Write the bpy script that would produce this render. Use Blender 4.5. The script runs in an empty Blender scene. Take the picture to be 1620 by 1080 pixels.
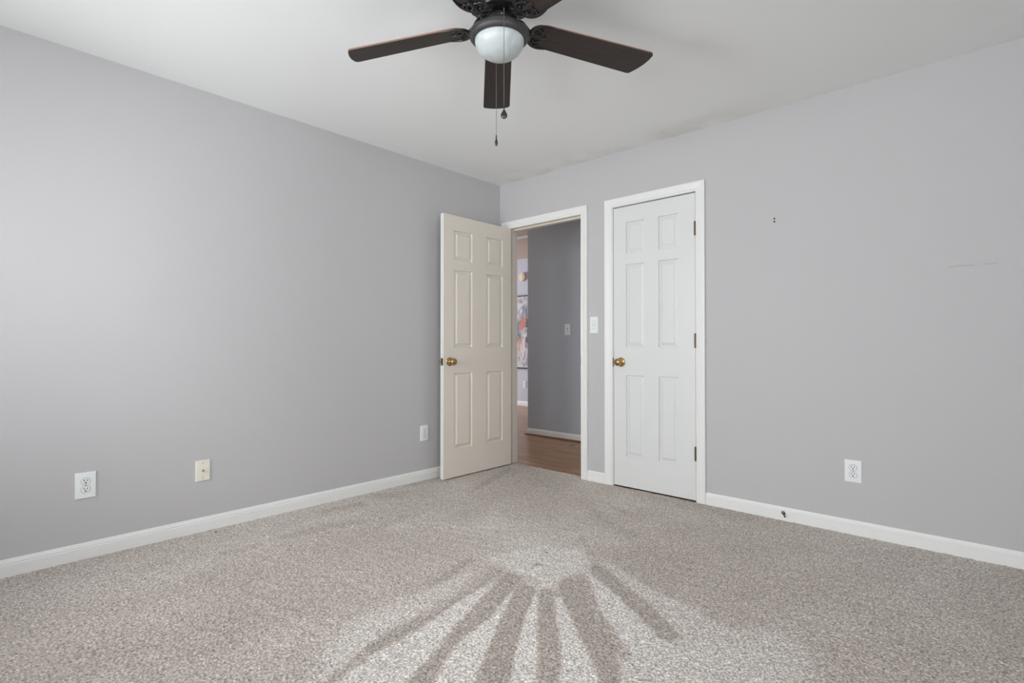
import bpy, bmesh, math, random
import numpy as np
from mathutils import Vector, Matrix
random.seed(7); rng = np.random.default_rng(7)
S = bpy.context.scene
COL = S.collection
PI = math.pi

# ------------------------------------------------------------------ camera
F_PX = 838.7
cam_d = bpy.data.cameras.new('camera'); cam = bpy.data.objects.new('camera', cam_d); COL.objects.link(cam)
cam_d.sensor_fit = 'HORIZONTAL'; cam_d.sensor_width = 36.0; cam_d.lens = 36.0 * F_PX / 1620.0
cam_d.clip_start = 0.05
yaw, pit = -0.7421, 0.0095
fw = Vector((math.sin(yaw)*math.cos(pit), math.cos(yaw)*math.cos(pit), math.sin(pit)))
cam.location = (3.2448, -3.3816, 1.0188)
cam.rotation_euler = fw.to_track_quat('-Z', 'Y').to_euler()
S.camera = cam

# ------------------------------------------------------------------ view, world
S.view_settings.view_transform = 'Standard'
S.view_settings.look = 'None'
S.view_settings.gamma = 1.0
S.view_settings.use_curve_mapping = False
S.view_settings.exposure = 0.0
S.render.engine = 'CYCLES'
try:
    S.cycles.max_bounces = 16; S.cycles.diffuse_bounces = 10
except Exception: pass
w = bpy.data.worlds.new('sky'); S.world = w; w.use_nodes = True
bg = w.node_tree.nodes['Background']
bg.inputs['Color'].default_value = (0.78, 0.88, 1.0, 1); bg.inputs['Strength'].default_value = 1.6

def area(name, loc, target, sx, sy, power, color):
    l = bpy.data.lights.new(name, 'AREA'); l.shape = 'RECTANGLE'; l.size = sx; l.size_y = sy
    l.energy = power; l.color = color
    o = bpy.data.objects.new(name, l); COL.objects.link(o); o.location = loc
    o.rotation_euler = (Vector(target)-Vector(loc)).to_track_quat('-Z', 'Z').to_euler()
    return o
# daylight coming in through the windows behind the camera, and through the far room's window
RY, RX = -4.35, 4.15            # rear wall, right wall
WIN = (0.40, 1.60, 0.75, 2.10)  # rear window x0,x1,z0,z1
WIN3 = (2.30, 3.60, 0.75, 2.10)  # second rear window, unseen, added to brighten the back wall
WIN2 = (-3.65, -2.35, 0.75, 2.10) # right wall window y0,y1,z0,z1
area('daylight_rear_window', ((WIN[0]+WIN[1])/2, RY-0.40, 1.45), ((WIN[0]+WIN[1])/2, 0, 1.55), 1.4, 1.6, 118, (0.955, 0.98, 1.0))
area('fill_rear_window_right', ((WIN3[0]+WIN3[1])/2, RY-0.40, 1.45), ((WIN3[0]+WIN3[1])/2, 0, 1.55), 1.4, 1.6, 87, (0.955, 0.98, 1.0))  # added fill through the second rear window, lifts the back wall's right side
area('daylight_side_window', (RX+0.40, (WIN2[0]+WIN2[1])/2, 1.45), (0, (WIN2[0]+WIN2[1])/2, 1.45), 1.5, 1.6, 62, (0.955, 0.98, 1.0))
area('daylight_far_room', (-6.45, 2.2, 1.5), (0, 2.4, 1.2), 2.2, 1.6, 290, (0.90, 0.94, 1.0))
hl = bpy.data.lights.new('hall_fill', 'POINT'); hl.energy = 13; hl.color = (1.0, 0.86, 0.7); hl.shadow_soft_size = 0.12  # added fill light for the dim hall, no fixture there
hlo = bpy.data.objects.new('hall_fill', hl); COL.objects.link(hlo); hlo.location = (-2.2, 0.8, 2.25)

# ------------------------------------------------------------------ materials
def lin(c):
    return tuple((v/255/12.92 if v/255 <= 0.04045 else ((v/255+0.055)/1.055)**2.4) for v in c)
def mat(name, rgb=None, rough=0.6, metal=0.0, spec=None, bump=None, bstr=0.1, mott=0.0, mscale=3.0, linear=None, coat=0.0):
    m = bpy.data.materials.new(name); m.use_nodes = True
    nt = m.node_tree; b = nt.nodes['Principled BSDF']
    c = linear if linear else lin(rgb)
    b.inputs['Base Color'].default_value = (*c, 1)
    b.inputs['Roughness'].default_value = rough; b.inputs['Metallic'].default_value = metal
    if spec is not None: b.inputs['Specular IOR Level'].default_value = spec
    if coat: b.inputs['Coat Weight'].default_value = coat
    tc = nt.nodes.new('ShaderNodeTexCoord')
    if mott:
        n = nt.nodes.new('ShaderNodeTexNoise'); n.inputs['Scale'].default_value = mscale; n.inputs['Detail'].default_value = 4
        mx = nt.nodes.new('ShaderNodeMix'); mx.data_type = 'RGBA'
        mx.inputs['A'].default_value = (*[v*(1-mott) for v in c], 1); mx.inputs['B'].default_value = (*[min(1, v*(1+mott)) for v in c], 1)
        nt.links.new(tc.outputs['Object'], n.inputs['Vector']); nt.links.new(n.outputs['Fac'], mx.inputs['Factor'])
        nt.links.new(mx.outputs['Result'], b.inputs['Base Color'])
    if bump:
        n = nt.nodes.new('ShaderNodeTexNoise'); n.inputs['Scale'].default_value = bump; n.inputs['Detail'].default_value = 3
        bp = nt.nodes.new('ShaderNodeBump'); bp.inputs['Strength'].default_value = bstr; bp.inputs['Distance'].default_value = 0.002
        nt.links.new(tc.outputs['Object'], n.inputs['Vector']); nt.links.new(n.outputs['Fac'], bp.inputs['Height']); nt.links.new(bp.outputs['Normal'], b.inputs['Normal'])
    return m
M = {}
M['wall'] = mat('grey_wall_paint', linear=(0.505, 0.497, 0.503), rough=0.75, bump=160, bstr=0.12, mott=0.012)
M['hallwall'] = mat('blue_grey_wall_paint', linear=(0.455, 0.485, 0.52), rough=0.7, bump=160, bstr=0.1, mott=0.012)
M['farwall'] = mat('lavender_wall_paint', linear=(0.50, 0.51, 0.58), rough=0.7, mott=0.01)
M['beige'] = mat('beige_ceiling_paint', linear=(0.52, 0.42, 0.35), rough=0.8, mott=0.03)
M['trim'] = mat('white_trim_paint', linear=(0.79, 0.79, 0.775), rough=0.38, mott=0.01, mscale=8)
M['door_white'] = mat('white_door_paint', linear=(0.70, 0.71, 0.70), rough=0.42, mott=0.01, mscale=6)
M['door_cream'] = mat('cream_door_paint', linear=(0.72, 0.665, 0.585), rough=0.42, mott=0.015, mscale=5)
M['plate'] = mat('white_plastic', linear=(0.80, 0.82, 0.82), rough=0.3, mott=0.005)
M['almond'] = mat('almond_plastic', linear=(0.80, 0.76, 0.66), rough=0.35, mott=0.005)
M['slot'] = mat('dark_slot', linear=(0.02, 0.02, 0.02), rough=0.8, mott=0.1)
M['steel'] = mat('nickel_metal', linear=(0.45, 0.44, 0.42), rough=0.35, metal=1.0, mott=0.05)
M['brass'] = mat('aged_brass', linear=(0.50, 0.34, 0.16), rough=0.22, metal=1.0, mott=0.12, mscale=40)
M['bronze'] = mat('antique_bronze', linear=(0.16, 0.115, 0.08), rough=0.42, metal=0.85, mott=0.15, mscale=60)
M['black'] = mat('oil_rubbed_metal', linear=(0.032, 0.031, 0.031), rough=0.30, metal=0.5, mott=0.1, mscale=30)
M['blackdull'] = mat('charcoal_painted_metal', linear=(0.045, 0.043, 0.042), rough=0.5, metal=0.25, mott=0.06, mscale=30)
M['chain'] = mat('dark_bead_chain', linear=(0.20, 0.19, 0.18), rough=0.4, metal=0.8, mott=0.05)
M['leaf'] = mat('dry_brown_scrap', linear=(0.06, 0.03, 0.015), rough=0.8, mott=0.2, mscale=50)
M['disc'] = mat('aged_cream_plastic', linear=(0.74, 0.60, 0.44), rough=0.5, mott=0.02)
M['shoe'] = mat('brown_stained_moulding', linear=(0.16, 0.075, 0.035), rough=0.4, mott=0.2, mscale=20)

def ceiling_mat():
    m = mat('white_ceiling_paint', linear=(0.84, 0.85, 0.845), rough=0.85, bump=110, bstr=0.12)
    nt = m.node_tree; b = nt.nodes['Principled BSDF']; N = nt.nodes.new; L = nt.links.new
    g = N('ShaderNodeNewGeometry'); sx = N('ShaderNodeSeparateXYZ'); L(g.outputs['Position'], sx.inputs[0])
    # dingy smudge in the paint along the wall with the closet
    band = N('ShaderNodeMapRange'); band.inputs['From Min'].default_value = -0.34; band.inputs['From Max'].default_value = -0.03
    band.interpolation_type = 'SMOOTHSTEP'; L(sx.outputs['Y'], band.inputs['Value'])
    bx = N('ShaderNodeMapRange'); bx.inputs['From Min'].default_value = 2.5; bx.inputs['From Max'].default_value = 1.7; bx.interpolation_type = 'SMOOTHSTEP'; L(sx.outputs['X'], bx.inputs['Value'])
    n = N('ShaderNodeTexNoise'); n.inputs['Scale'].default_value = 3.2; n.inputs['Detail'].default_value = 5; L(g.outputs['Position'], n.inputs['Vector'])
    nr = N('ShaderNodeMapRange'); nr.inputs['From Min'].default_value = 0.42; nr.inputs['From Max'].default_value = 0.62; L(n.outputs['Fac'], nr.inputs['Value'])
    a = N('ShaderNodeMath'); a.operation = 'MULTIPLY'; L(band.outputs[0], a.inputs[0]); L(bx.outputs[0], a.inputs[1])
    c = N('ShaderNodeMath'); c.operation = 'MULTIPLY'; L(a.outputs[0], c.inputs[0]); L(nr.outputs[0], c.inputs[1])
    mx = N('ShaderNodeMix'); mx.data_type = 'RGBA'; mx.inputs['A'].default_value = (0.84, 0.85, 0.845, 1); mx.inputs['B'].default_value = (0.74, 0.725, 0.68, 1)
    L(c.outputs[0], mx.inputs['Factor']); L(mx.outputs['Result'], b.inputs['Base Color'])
    return m
M['ceiling'] = ceiling_mat()

def carpet_mat():
    m = bpy.data.materials.new('greige_cut_pile_carpet'); m.use_nodes = True
    nt = m.node_tree; b = nt.nodes['Principled BSDF']; N = nt.nodes.new; L = nt.links.new
    b.inputs['Roughness'].default_value = 1.0; b.inputs['Specular IOR Level'].default_value = 0.1
    b.inputs['Sheen Weight'].default_value = 0.15
    g = N('ShaderNodeNewGeometry')
    at = N('ShaderNodeAttribute'); at.attribute_name = 'nap'
    def noise(s, d=2, dist=0):
        n = N('ShaderNodeTexNoise'); n.inputs['Scale'].default_value = s; n.inputs['Detail'].default_value = d; n.inputs['Distortion'].default_value = dist
        L(g.outputs['Position'], n.inputs['Vector']); return n
    def math_(op, a, b_):
        x = N('ShaderNodeMath'); x.operation = op
        for i, v in enumerate((a, b_)):
            if isinstance(v, (int, float)): x.inputs[i].default_value = v
            else: L(v, x.inputs[i])
        return x.outputs[0]
    nm = noise(38, 3); nf = noise(125, 3, 0.6); ng = noise(230, 2)
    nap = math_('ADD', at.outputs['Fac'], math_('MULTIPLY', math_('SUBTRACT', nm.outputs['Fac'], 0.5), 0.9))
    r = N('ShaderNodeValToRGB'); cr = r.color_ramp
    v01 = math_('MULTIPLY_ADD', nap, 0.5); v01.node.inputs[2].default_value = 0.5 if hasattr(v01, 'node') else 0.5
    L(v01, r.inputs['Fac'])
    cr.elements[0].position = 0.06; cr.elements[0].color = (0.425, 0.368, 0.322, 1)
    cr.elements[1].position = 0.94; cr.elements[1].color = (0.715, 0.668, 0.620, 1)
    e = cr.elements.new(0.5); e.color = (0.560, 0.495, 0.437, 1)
    sp = N('ShaderNodeMapRange'); sp.inputs['From Min'].default_value = 0.34; sp.inputs['From Max'].default_value = 0.64
    sp.inputs['To Min'].default_value = 0.56; sp.inputs['To Max'].default_value = 1.38
    L(nf.outputs['Fac'], sp.inputs['Value'])
    mul = N('ShaderNodeMix'); mul.data_type = 'RGBA'; mul.blend_type = 'MULTIPLY'; mul.inputs['Factor'].default_value = 1
    cmb = N('ShaderNodeCombineColor')
    vo = N('ShaderNodeTexVoronoi'); vo.inputs['Scale'].default_value = 120
    dn = N('ShaderNodeMix'); dn.data_type = 'VECTOR'; dn.inputs['Factor'].default_value = 0.012
    L(g.outputs['Position'], dn.inputs['A']); L(nf.outputs['Color'], dn.inputs['B']); L(dn.outputs['Result'], vo.inputs['Vector'])
    vr = N('ShaderNodeMapRange'); vr.inputs['From Min'].default_value = 0.25; vr.inputs['From Max'].default_value = 0.80
    vr.inputs['To Min'].default_value = 1.12; vr.inputs['To Max'].default_value = 0.66; L(vo.outputs['Distance'], vr.inputs['Value'])
    tone = math_('MULTIPLY', sp.outputs[0], vr.outputs[0])
    for i in range(3): L(tone, cmb.inputs[i])
    L(r.outputs['Color'], mul.inputs['A']); L(cmb.outputs[0], mul.inputs['B'])
    L(mul.outputs['Result'], b.inputs['Base Color'])
    h = math_('ADD', math_('MULTIPLY', nf.outputs['Fac'], 0.7), math_('MULTIPLY', ng.outputs['Fac'], 0.3))
    bp = N('ShaderNodeBump'); bp.inputs['Strength'].default_value = 0.9; bp.inputs['Distance'].default_value = 0.006
    L(h, bp.inputs['Height']); L(bp.outputs['Normal'], b.inputs['Normal'])
    return m
M['carpet'] = carpet_mat()

def wood_floor_mat():
    m = bpy.data.materials.new('oak_plank_floor'); m.use_nodes = True
    nt = m.node_tree; b = nt.nodes['Principled BSDF']; N = nt.nodes.new; L = nt.links.new
    b.inputs['Roughness'].default_value = 0.3
    g = N('ShaderNodeNewGeometry')
    br = N('ShaderNodeTexBrick'); br.offset = 0.37; br.inputs['Scale'].default_value = 1.0
    br.inputs['Brick Width'].default_value = 0.95; br.inputs['Row Height'].default_value = 0.057; br.inputs['Mortar Size'].default_value = 0.0009
    br.inputs['Color1'].default_value = (0.37, 0.20, 0.095, 1); br.inputs['Color2'].default_value = (0.25, 0.13, 0.06, 1)
    br.inputs['Mortar'].default_value = (0.06, 0.03, 0.015, 1)
    L(g.outputs['Position'], br.inputs['Vector'])
    mp = N('ShaderNodeMapping'); mp.inputs['Scale'].default_value = (2.2, 46, 1); L(g.outputs['Position'], mp.inputs['Vector'])
    n = N('ShaderNodeTexNoise'); n.inputs['Scale'].default_value = 1.6; n.inputs['Detail'].default_value = 6; L(mp.outputs[0], n.inputs['Vector'])
    rp = N('ShaderNodeMapRange'); rp.inputs['From Min'].default_value = 0.3; rp.inputs['From Max'].default_value = 0.7; rp.inputs['To Min'].default_value = 0.6; rp.inputs['To Max'].default_value = 1.3
    L(n.outputs['Fac'], rp.inputs['Value'])
    cmb = N('ShaderNodeCombineColor')
    for i in range(3): L(rp.outputs[0], cmb.inputs[i])
    mul = N('ShaderNodeMix'); mul.data_type = 'RGBA'; mul.blend_type = 'MULTIPLY'; mul.inputs['Factor'].default_value = 1
    L(br.outputs['Color'], mul.inputs['A']); L(cmb.outputs[0], mul.inputs['B']); L(mul.outputs['Result'], b.inputs['Base Color'])
    return m
M['oak'] = wood_floor_mat()

def blade_mat():
    m = bpy.data.materials.new('dark_walnut_blade'); m.use_nodes = True
    nt = m.node_tree; b = nt.nodes['Principled BSDF']; N = nt.nodes.new; L = nt.links.new
    b.inputs['Roughness'].default_value = 0.5
    tc = N('ShaderNodeTexCoord'); mp = N('ShaderNodeMapping'); mp.inputs['Scale'].default_value = (3, 60, 10); L(tc.outputs['Object'], mp.inputs['Vector'])
    n = N('ShaderNodeTexNoise'); n.inputs['Scale'].default_value = 2; n.inputs['Detail'].default_value = 5; L(mp.outputs[0], n.inputs['Vector'])
    r = N('ShaderNodeValToRGB'); r.color_ramp.elements[0].position = 0.3; r.color_ramp.elements[1].position = 0.75
    r.color_ramp.elements[0].color = (0.018, 0.012, 0.010, 1); r.color_ramp.elements[1].color = (0.036, 0.026, 0.021, 1)
    L(n.outputs['Fac'], r.inputs['Fac']); L(r.outputs['Color'], b.inputs['Base Color'])
    return m
M['blade'] = blade_mat()
M['blade_edge'] = mat('reddish_blade_edge', linear=(0.20, 0.095, 0.06), rough=0.5, mott=0.15, mscale=30)

def glass_shade_mat():
    m = bpy.data.materials.new('frosted_alabaster_glass'); m.use_nodes = True
    nt = m.node_tree; b = nt.nodes['Principled BSDF']; N = nt.nodes.new; L = nt.links.new
    tc = N('ShaderNodeTexCoord'); n = N('ShaderNodeTexNoise'); n.inputs['Scale'].default_value = 14; n.inputs['Detail'].default_value = 3; n.inputs['Distortion'].default_value = 1.5
    L(tc.outputs['Object'], n.inputs['Vector'])
    r = N('ShaderNodeValToRGB'); r.color_ramp.elements[0].position = 0.3; r.color_ramp.elements[1].position = 0.7
    r.color_ramp.elements[0].color = (0.41, 0.445, 0.447, 1); r.color_ramp.elements[1].color = (0.52, 0.56, 0.555, 1)
    L(n.outputs['Fac'], r.inputs['Fac']); L(r.outputs['Color'], b.inputs['Base Color'])
    b.inputs['Roughness'].default_value = 0.36; b.inputs['Subsurface Weight'].default_value = 0.3
    b.inputs['Subsurface Radius'].default_value = (0.02, 0.02, 0.02)
    b.inputs['Subsurface Scale'].default_value = 0.6
    return m
M['shade'] = glass_shade_mat()

def pane_mat():
    m = bpy.data.materials.new('window_glass'); m.use_nodes = True
    nt = m.node_tree; nt.nodes.clear(); N = nt.nodes.new; L = nt.links.new
    o = N('ShaderNodeOutputMaterial'); t = N('ShaderNodeBsdfTransparent'); g = N('ShaderNodeBsdfGlossy'); g.inputs['Roughness'].default_value = 0.02
    f = N('ShaderNodeFresnel'); mx = N('ShaderNodeMixShader'); L(f.outputs[0], mx.inputs[0]); L(t.outputs[0], mx.inputs[1]); L(g.outputs[0], mx.inputs[2]); L(mx.outputs[0], o.inputs[0])
    return m
M['pane'] = pane_mat()

def painting_mat():
    m = bpy.data.materials.new('abstract_brushed_canvas'); m.use_nodes = True
    nt = m.node_tree; b = nt.nodes['Principled BSDF']; N = nt.nodes.new; L = nt.links.new
    b.inputs['Roughness'].default_value = 0.6
    tc = N('ShaderNodeTexCoord'); mp = N('ShaderNodeMapping'); mp.inputs['Scale'].default_value = (9, 1, 3.2); mp.inputs['Location'].default_value = (1.3, 0, 0.4)
    L(tc.outputs['Object'], mp.inputs['Vector'])
    n = N('ShaderNodeTexNoise'); n.inputs['Scale'].default_value = 1.1; n.inputs['Detail'].default_value = 4; n.inputs['Distortion'].default_value = 0.8; L(mp.outputs[0], n.inputs['Vector'])
    sx = N('ShaderNodeSeparateXYZ'); L(tc.outputs['Object'], sx.inputs[0])
    # darker, busier strokes towards the middle of the canvas
    ramp = N('ShaderNodeValToRGB'); cr = ramp.color_ramp; cr.interpolation = 'EASE'
    cols = [(0.30, (0.02, 0.03, 0.05)), (0.38, (0.10, 0.13, 0.18)), (0.44, (0.26, 0.24, 0.29)), (0.5, (0.40, 0.385, 0.43)), (0.58, (0.60, 0.58, 0.58)), (0.66, (0.24, 0.23, 0.27)), (0.74, (0.50, 0.48, 0.50))]
    cr.elements[0].position, cr.elements[0].color = cols[0][0], (*cols[0][1], 1)
    cr.elements[1].position, cr.elements[1].color = cols[-1][0], (*cols[-1][1], 1)
    for p_, c_ in cols[1:-1]:
        e = cr.elements.new(p_); e.color = (*c_, 1)
    mid = N('ShaderNodeMath'); mid.operation = 'ABSOLUTE'
    L(sx.outputs['Z'], mid.inputs[0])
    ad = N('ShaderNodeMath'); ad.operation = 'MULTIPLY_ADD'; L(mid.outputs[0], ad.inputs[0]); ad.inputs[1].default_value = 0.30; L(n.outputs['Fac'], ad.inputs[2])
    sb = N('ShaderNodeMath'); sb.operation = 'SUBTRACT'; L(ad.outputs[0], sb.inputs[0]); sb.inputs[1].default_value = 0.07
    L(sb.outputs[0], ramp.inputs['Fac'])
    # orange patches
    n2 = N('ShaderNodeTexNoise'); n2.inputs['Scale'].default_value = 7; n2.inputs['Detail'].default_value = 6; mp2 = N('ShaderNodeMapping'); mp2.inputs['Scale'].default_value = (2.2, 1, 1.0); L(tc.outputs['Object'], mp2.inputs['Vector']); L(mp2.outputs[0], n2.inputs['Vector'])
    def blob(cx, cz, rx, rz):
        v = N('ShaderNodeVectorMath'); v.operation = 'SUBTRACT'; v.inputs[1].default_value = (cx, 0, cz); L(tc.outputs['Object'], v.inputs[0])
        v2 = N('ShaderNodeVectorMath'); v2.operation = 'MULTIPLY'; v2.inputs[1].default_value = (1/rx, 0, 1/rz); L(v.outputs[0], v2.inputs[0])
        ln = N('ShaderNodeVectorMath'); ln.operation = 'LENGTH'; L(v2.outputs[0], ln.inputs[0])
        s = N('ShaderNodeMath'); s.operation = 'MULTIPLY_ADD'; L(n2.outputs['Fac'], s.inputs[0]); s.inputs[1].default_value = 5.0; L(ln.outputs['Value'], s.inputs[2])
        mr = N('ShaderNodeMapRange'); mr.inputs['From Min'].default_value = 3.45; mr.inputs['From Max'].default_value = 3.25; L(s.outputs[0], mr.inputs['Value'])
        return mr.outputs[0]
    cur = ramp.outputs['Color']
    for (cx, cz, rx, rz, c_) in [(0.02, 0.145, 0.10, 0.10, (0.50, 0.13, 0.07)), (-0.02, -0.18, 0.07, 0.12, (0.45, 0.20, 0.13)), (0.13, 0.04, 0.07, 0.14, (0.02, 0.03, 0.05)), (0.12, -0.13, 0.06, 0.06, (0.03, 0.035, 0.06)), (0.02, -0.30, 0.05, 0.16, (0.62, 0.50, 0.48))]:
        mx = N('ShaderNodeMix'); mx.data_type = 'RGBA'; mx.inputs['B'].default_value = (*c_, 1)
        L(blob(cx, cz, rx, rz), mx.inputs['Factor']); L(cur, mx.inputs['A']); cur = mx.outputs['Result']
    L(cur, b.inputs['Base Color'])
    return m
M['painting'] = painting_mat()

# ------------------------------------------------------------------ helpers
def obj(name, bm, m, parent=None, smooth=False, loc=None, rot=None):
    me = bpy.data.meshes.new(name); bm.normal_update(); bm.to_mesh(me); bm.free()
    for mm in (m if isinstance(m, (list, tuple)) else [m]): me.materials.append(M[mm])
    if smooth:
        for p in me.polygons: p.use_smooth = True
        try: me.set_sharp_from_angle(angle=math.radians(35))
        except Exception: pass
    o = bpy.data.objects.new(name, me); COL.objects.link(o)
    if parent: o.parent = parent
    if loc: o.location = loc
    if rot: o.rotation_euler = rot
    return o
def thing(name, label, cat, loc=(0, 0, 0), rot=(0, 0, 0), group=None):
    o = bpy.data.objects.new(name, None); COL.objects.link(o); o.empty_display_size = 0.05
    o.location = loc; o.rotation_euler = rot; tag(o, label, cat, group); return o
def tag(o, label=None, cat=None, group=None, kind=None):
    if label: o['label'] = label
    if cat: o['category'] = cat
    if group: o['group'] = group
    if kind: o['kind'] = kind
    return o
def struct(name, bm, m, label, cat, smooth=False, parent=None):
    o = obj(name, bm, m, parent, smooth)
    if parent is None: tag(o, label, cat, kind='structure')
    return o
def box(bm, x0, x1, y0, y1, z0, z1, mi=0, bev=0.0):
    vs = [bm.verts.new((x, y, z)) for x in (x0, x1) for y in (y0, y1) for z in (z0, z1)]
    fs = []
    for idx in ((0, 1, 3, 2), (4, 6, 7, 5), (0, 4, 5, 1), (2, 3, 7, 6), (0, 2, 6, 4), (1, 5, 7, 3)):
        f = bm.faces.new([vs[i] for i in idx]); f.material_index = mi; fs.append(f)
    if bev:
        es = list({e for f in fs for e in f.edges})
        bmesh.ops.bevel(bm, geom=es, offset=bev, segments=2, affect='EDGES', profile=0.5)
def lathe(bm, prof, n=48, axis='Z', origin=(0, 0, 0), mi=0):
    """prof: list of (r, h); revolved round the axis"""
    O = Vector(origin); rings = []
    def P(r, h, a):
        c, s = r*math.cos(a), r*math.sin(a)
        if axis == 'Z': return O+Vector((c, s, h))
        if axis == 'Y': return O+Vector((c, h, s))
        return O+Vector((h, c, s))
    for r, h in prof:
        if r < 1e-6: rings.append([bm.verts.new(P(0, h, 0))])
        else: rings.append([bm.verts.new(P(r, h, 2*PI*k/n)) for k in range(n)])
    for a, b in zip(rings, rings[1:]):
        for k in range(n):
            k2 = (k+1) % n
            if len(a) == 1 and len(b) == 1: continue
            if len(a) == 1: f = bm.faces.new((a[0], b[k], b[k2]))
            elif len(b) == 1: f = bm.faces.new((a[k], b[0], a[k2]))
            else: f = bm.faces.new((a[k], b[k], b[k2], a[k2]))
            f.material_index = mi
    bmesh.ops.recalc_face_normals(bm, faces=bm.faces)
def tube(bm, pts, rad, n=10, flat=1.0, up=(0, 0, 1)):
    """tube along pts; rad list or number; flat squashes along 'up'"""
    pts = [Vector(p) for p in pts]; m = len(pts)
    rad = rad if isinstance(rad, (list, tuple)) else [rad]*m
    rings = []; U = Vector(up)
    for i, p in enumerate(pts):
        t = (pts[min(i+1, m-1)]-pts[max(i-1, 0)]).normalized()
        s = t.cross(U)
        if s.length < 1e-4: s = t.cross(Vector((1, 0, 0)))
        s.normalize(); u = s.cross(t).normalized()
        rings.append([bm.verts.new(p+s*rad[i]*math.cos(2*PI*k/n)+u*rad[i]*flat*math.sin(2*PI*k/n)) for k in range(n)])
    for a, b in zip(rings, rings[1:]):
        for k in range(n): bm.faces.new((a[k], a[(k+1) % n], b[(k+1) % n], b[k]))
    bm.faces.new(rings[0][::-1]); bm.faces.new(rings[-1])
    bmesh.ops.recalc_face_normals(bm, faces=bm.faces)
def spline(cp, n=12):
    """Catmull-Rom through control points"""
    cp = [Vector(c) for c in cp]; P = [cp[0]]+cp+[cp[-1]]; out = []
    for i in range(1, len(P)-2):
        for k in range(n):
            t = k/n; a, b, c, d = P[i-1:i+3]
            out.append(0.5*((2*b)+(c-a)*t+(2*a-5*b+4*c-d)*t*t+(3*b-a-3*c+d)*t**3))
    out.append(cp[-1]); return out
def sweep(bm, path, prof, frame):
    """sweep a closed 2-D profile (u,v) along a planar path with mitred corners.
    frame(p2d, v)->3-D; u runs to the left of the path inside its plane."""
    P = [Vector(p) for p in path]; rings = []
    for i, p in enumerate(P):
        d0 = (P[i]-P[i-1]).normalized() if i > 0 else (P[1]-P[0]).normalized()
        d1 = (P[i+1]-P[i]).normalized() if i < len(P)-1 else d0
        n0 = Vector((-d0.y, d0.x)); n1 = Vector((-d1.y, d1.x)); nn = (n0+n1)
        nn = nn/(nn.length_squared/2) if nn.length > 1e-6 else n0
        rings.append([bm.verts.new(frame(p+nn*u, v)) for u, v in prof])
    k = len(prof)
    for a, b in zip(rings, rings[1:]):
        for j in range(k): bm.faces.new((a[j], a[(j+1) % k], b[(j+1) % k], b[j]))
    bm.faces.new(rings[0][::-1]); bm.faces.new(rings[-1])
    bmesh.ops.recalc_face_normals(bm, faces=bm.faces)

# ------------------------------------------------------------------ setting
H = 2.44
EX0, EX1, DH = 0.098, 0.866, 2.040      # entry opening
CX0, CX1 = 1.156, 1.781                 # closet opening
WT = 0.12
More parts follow.
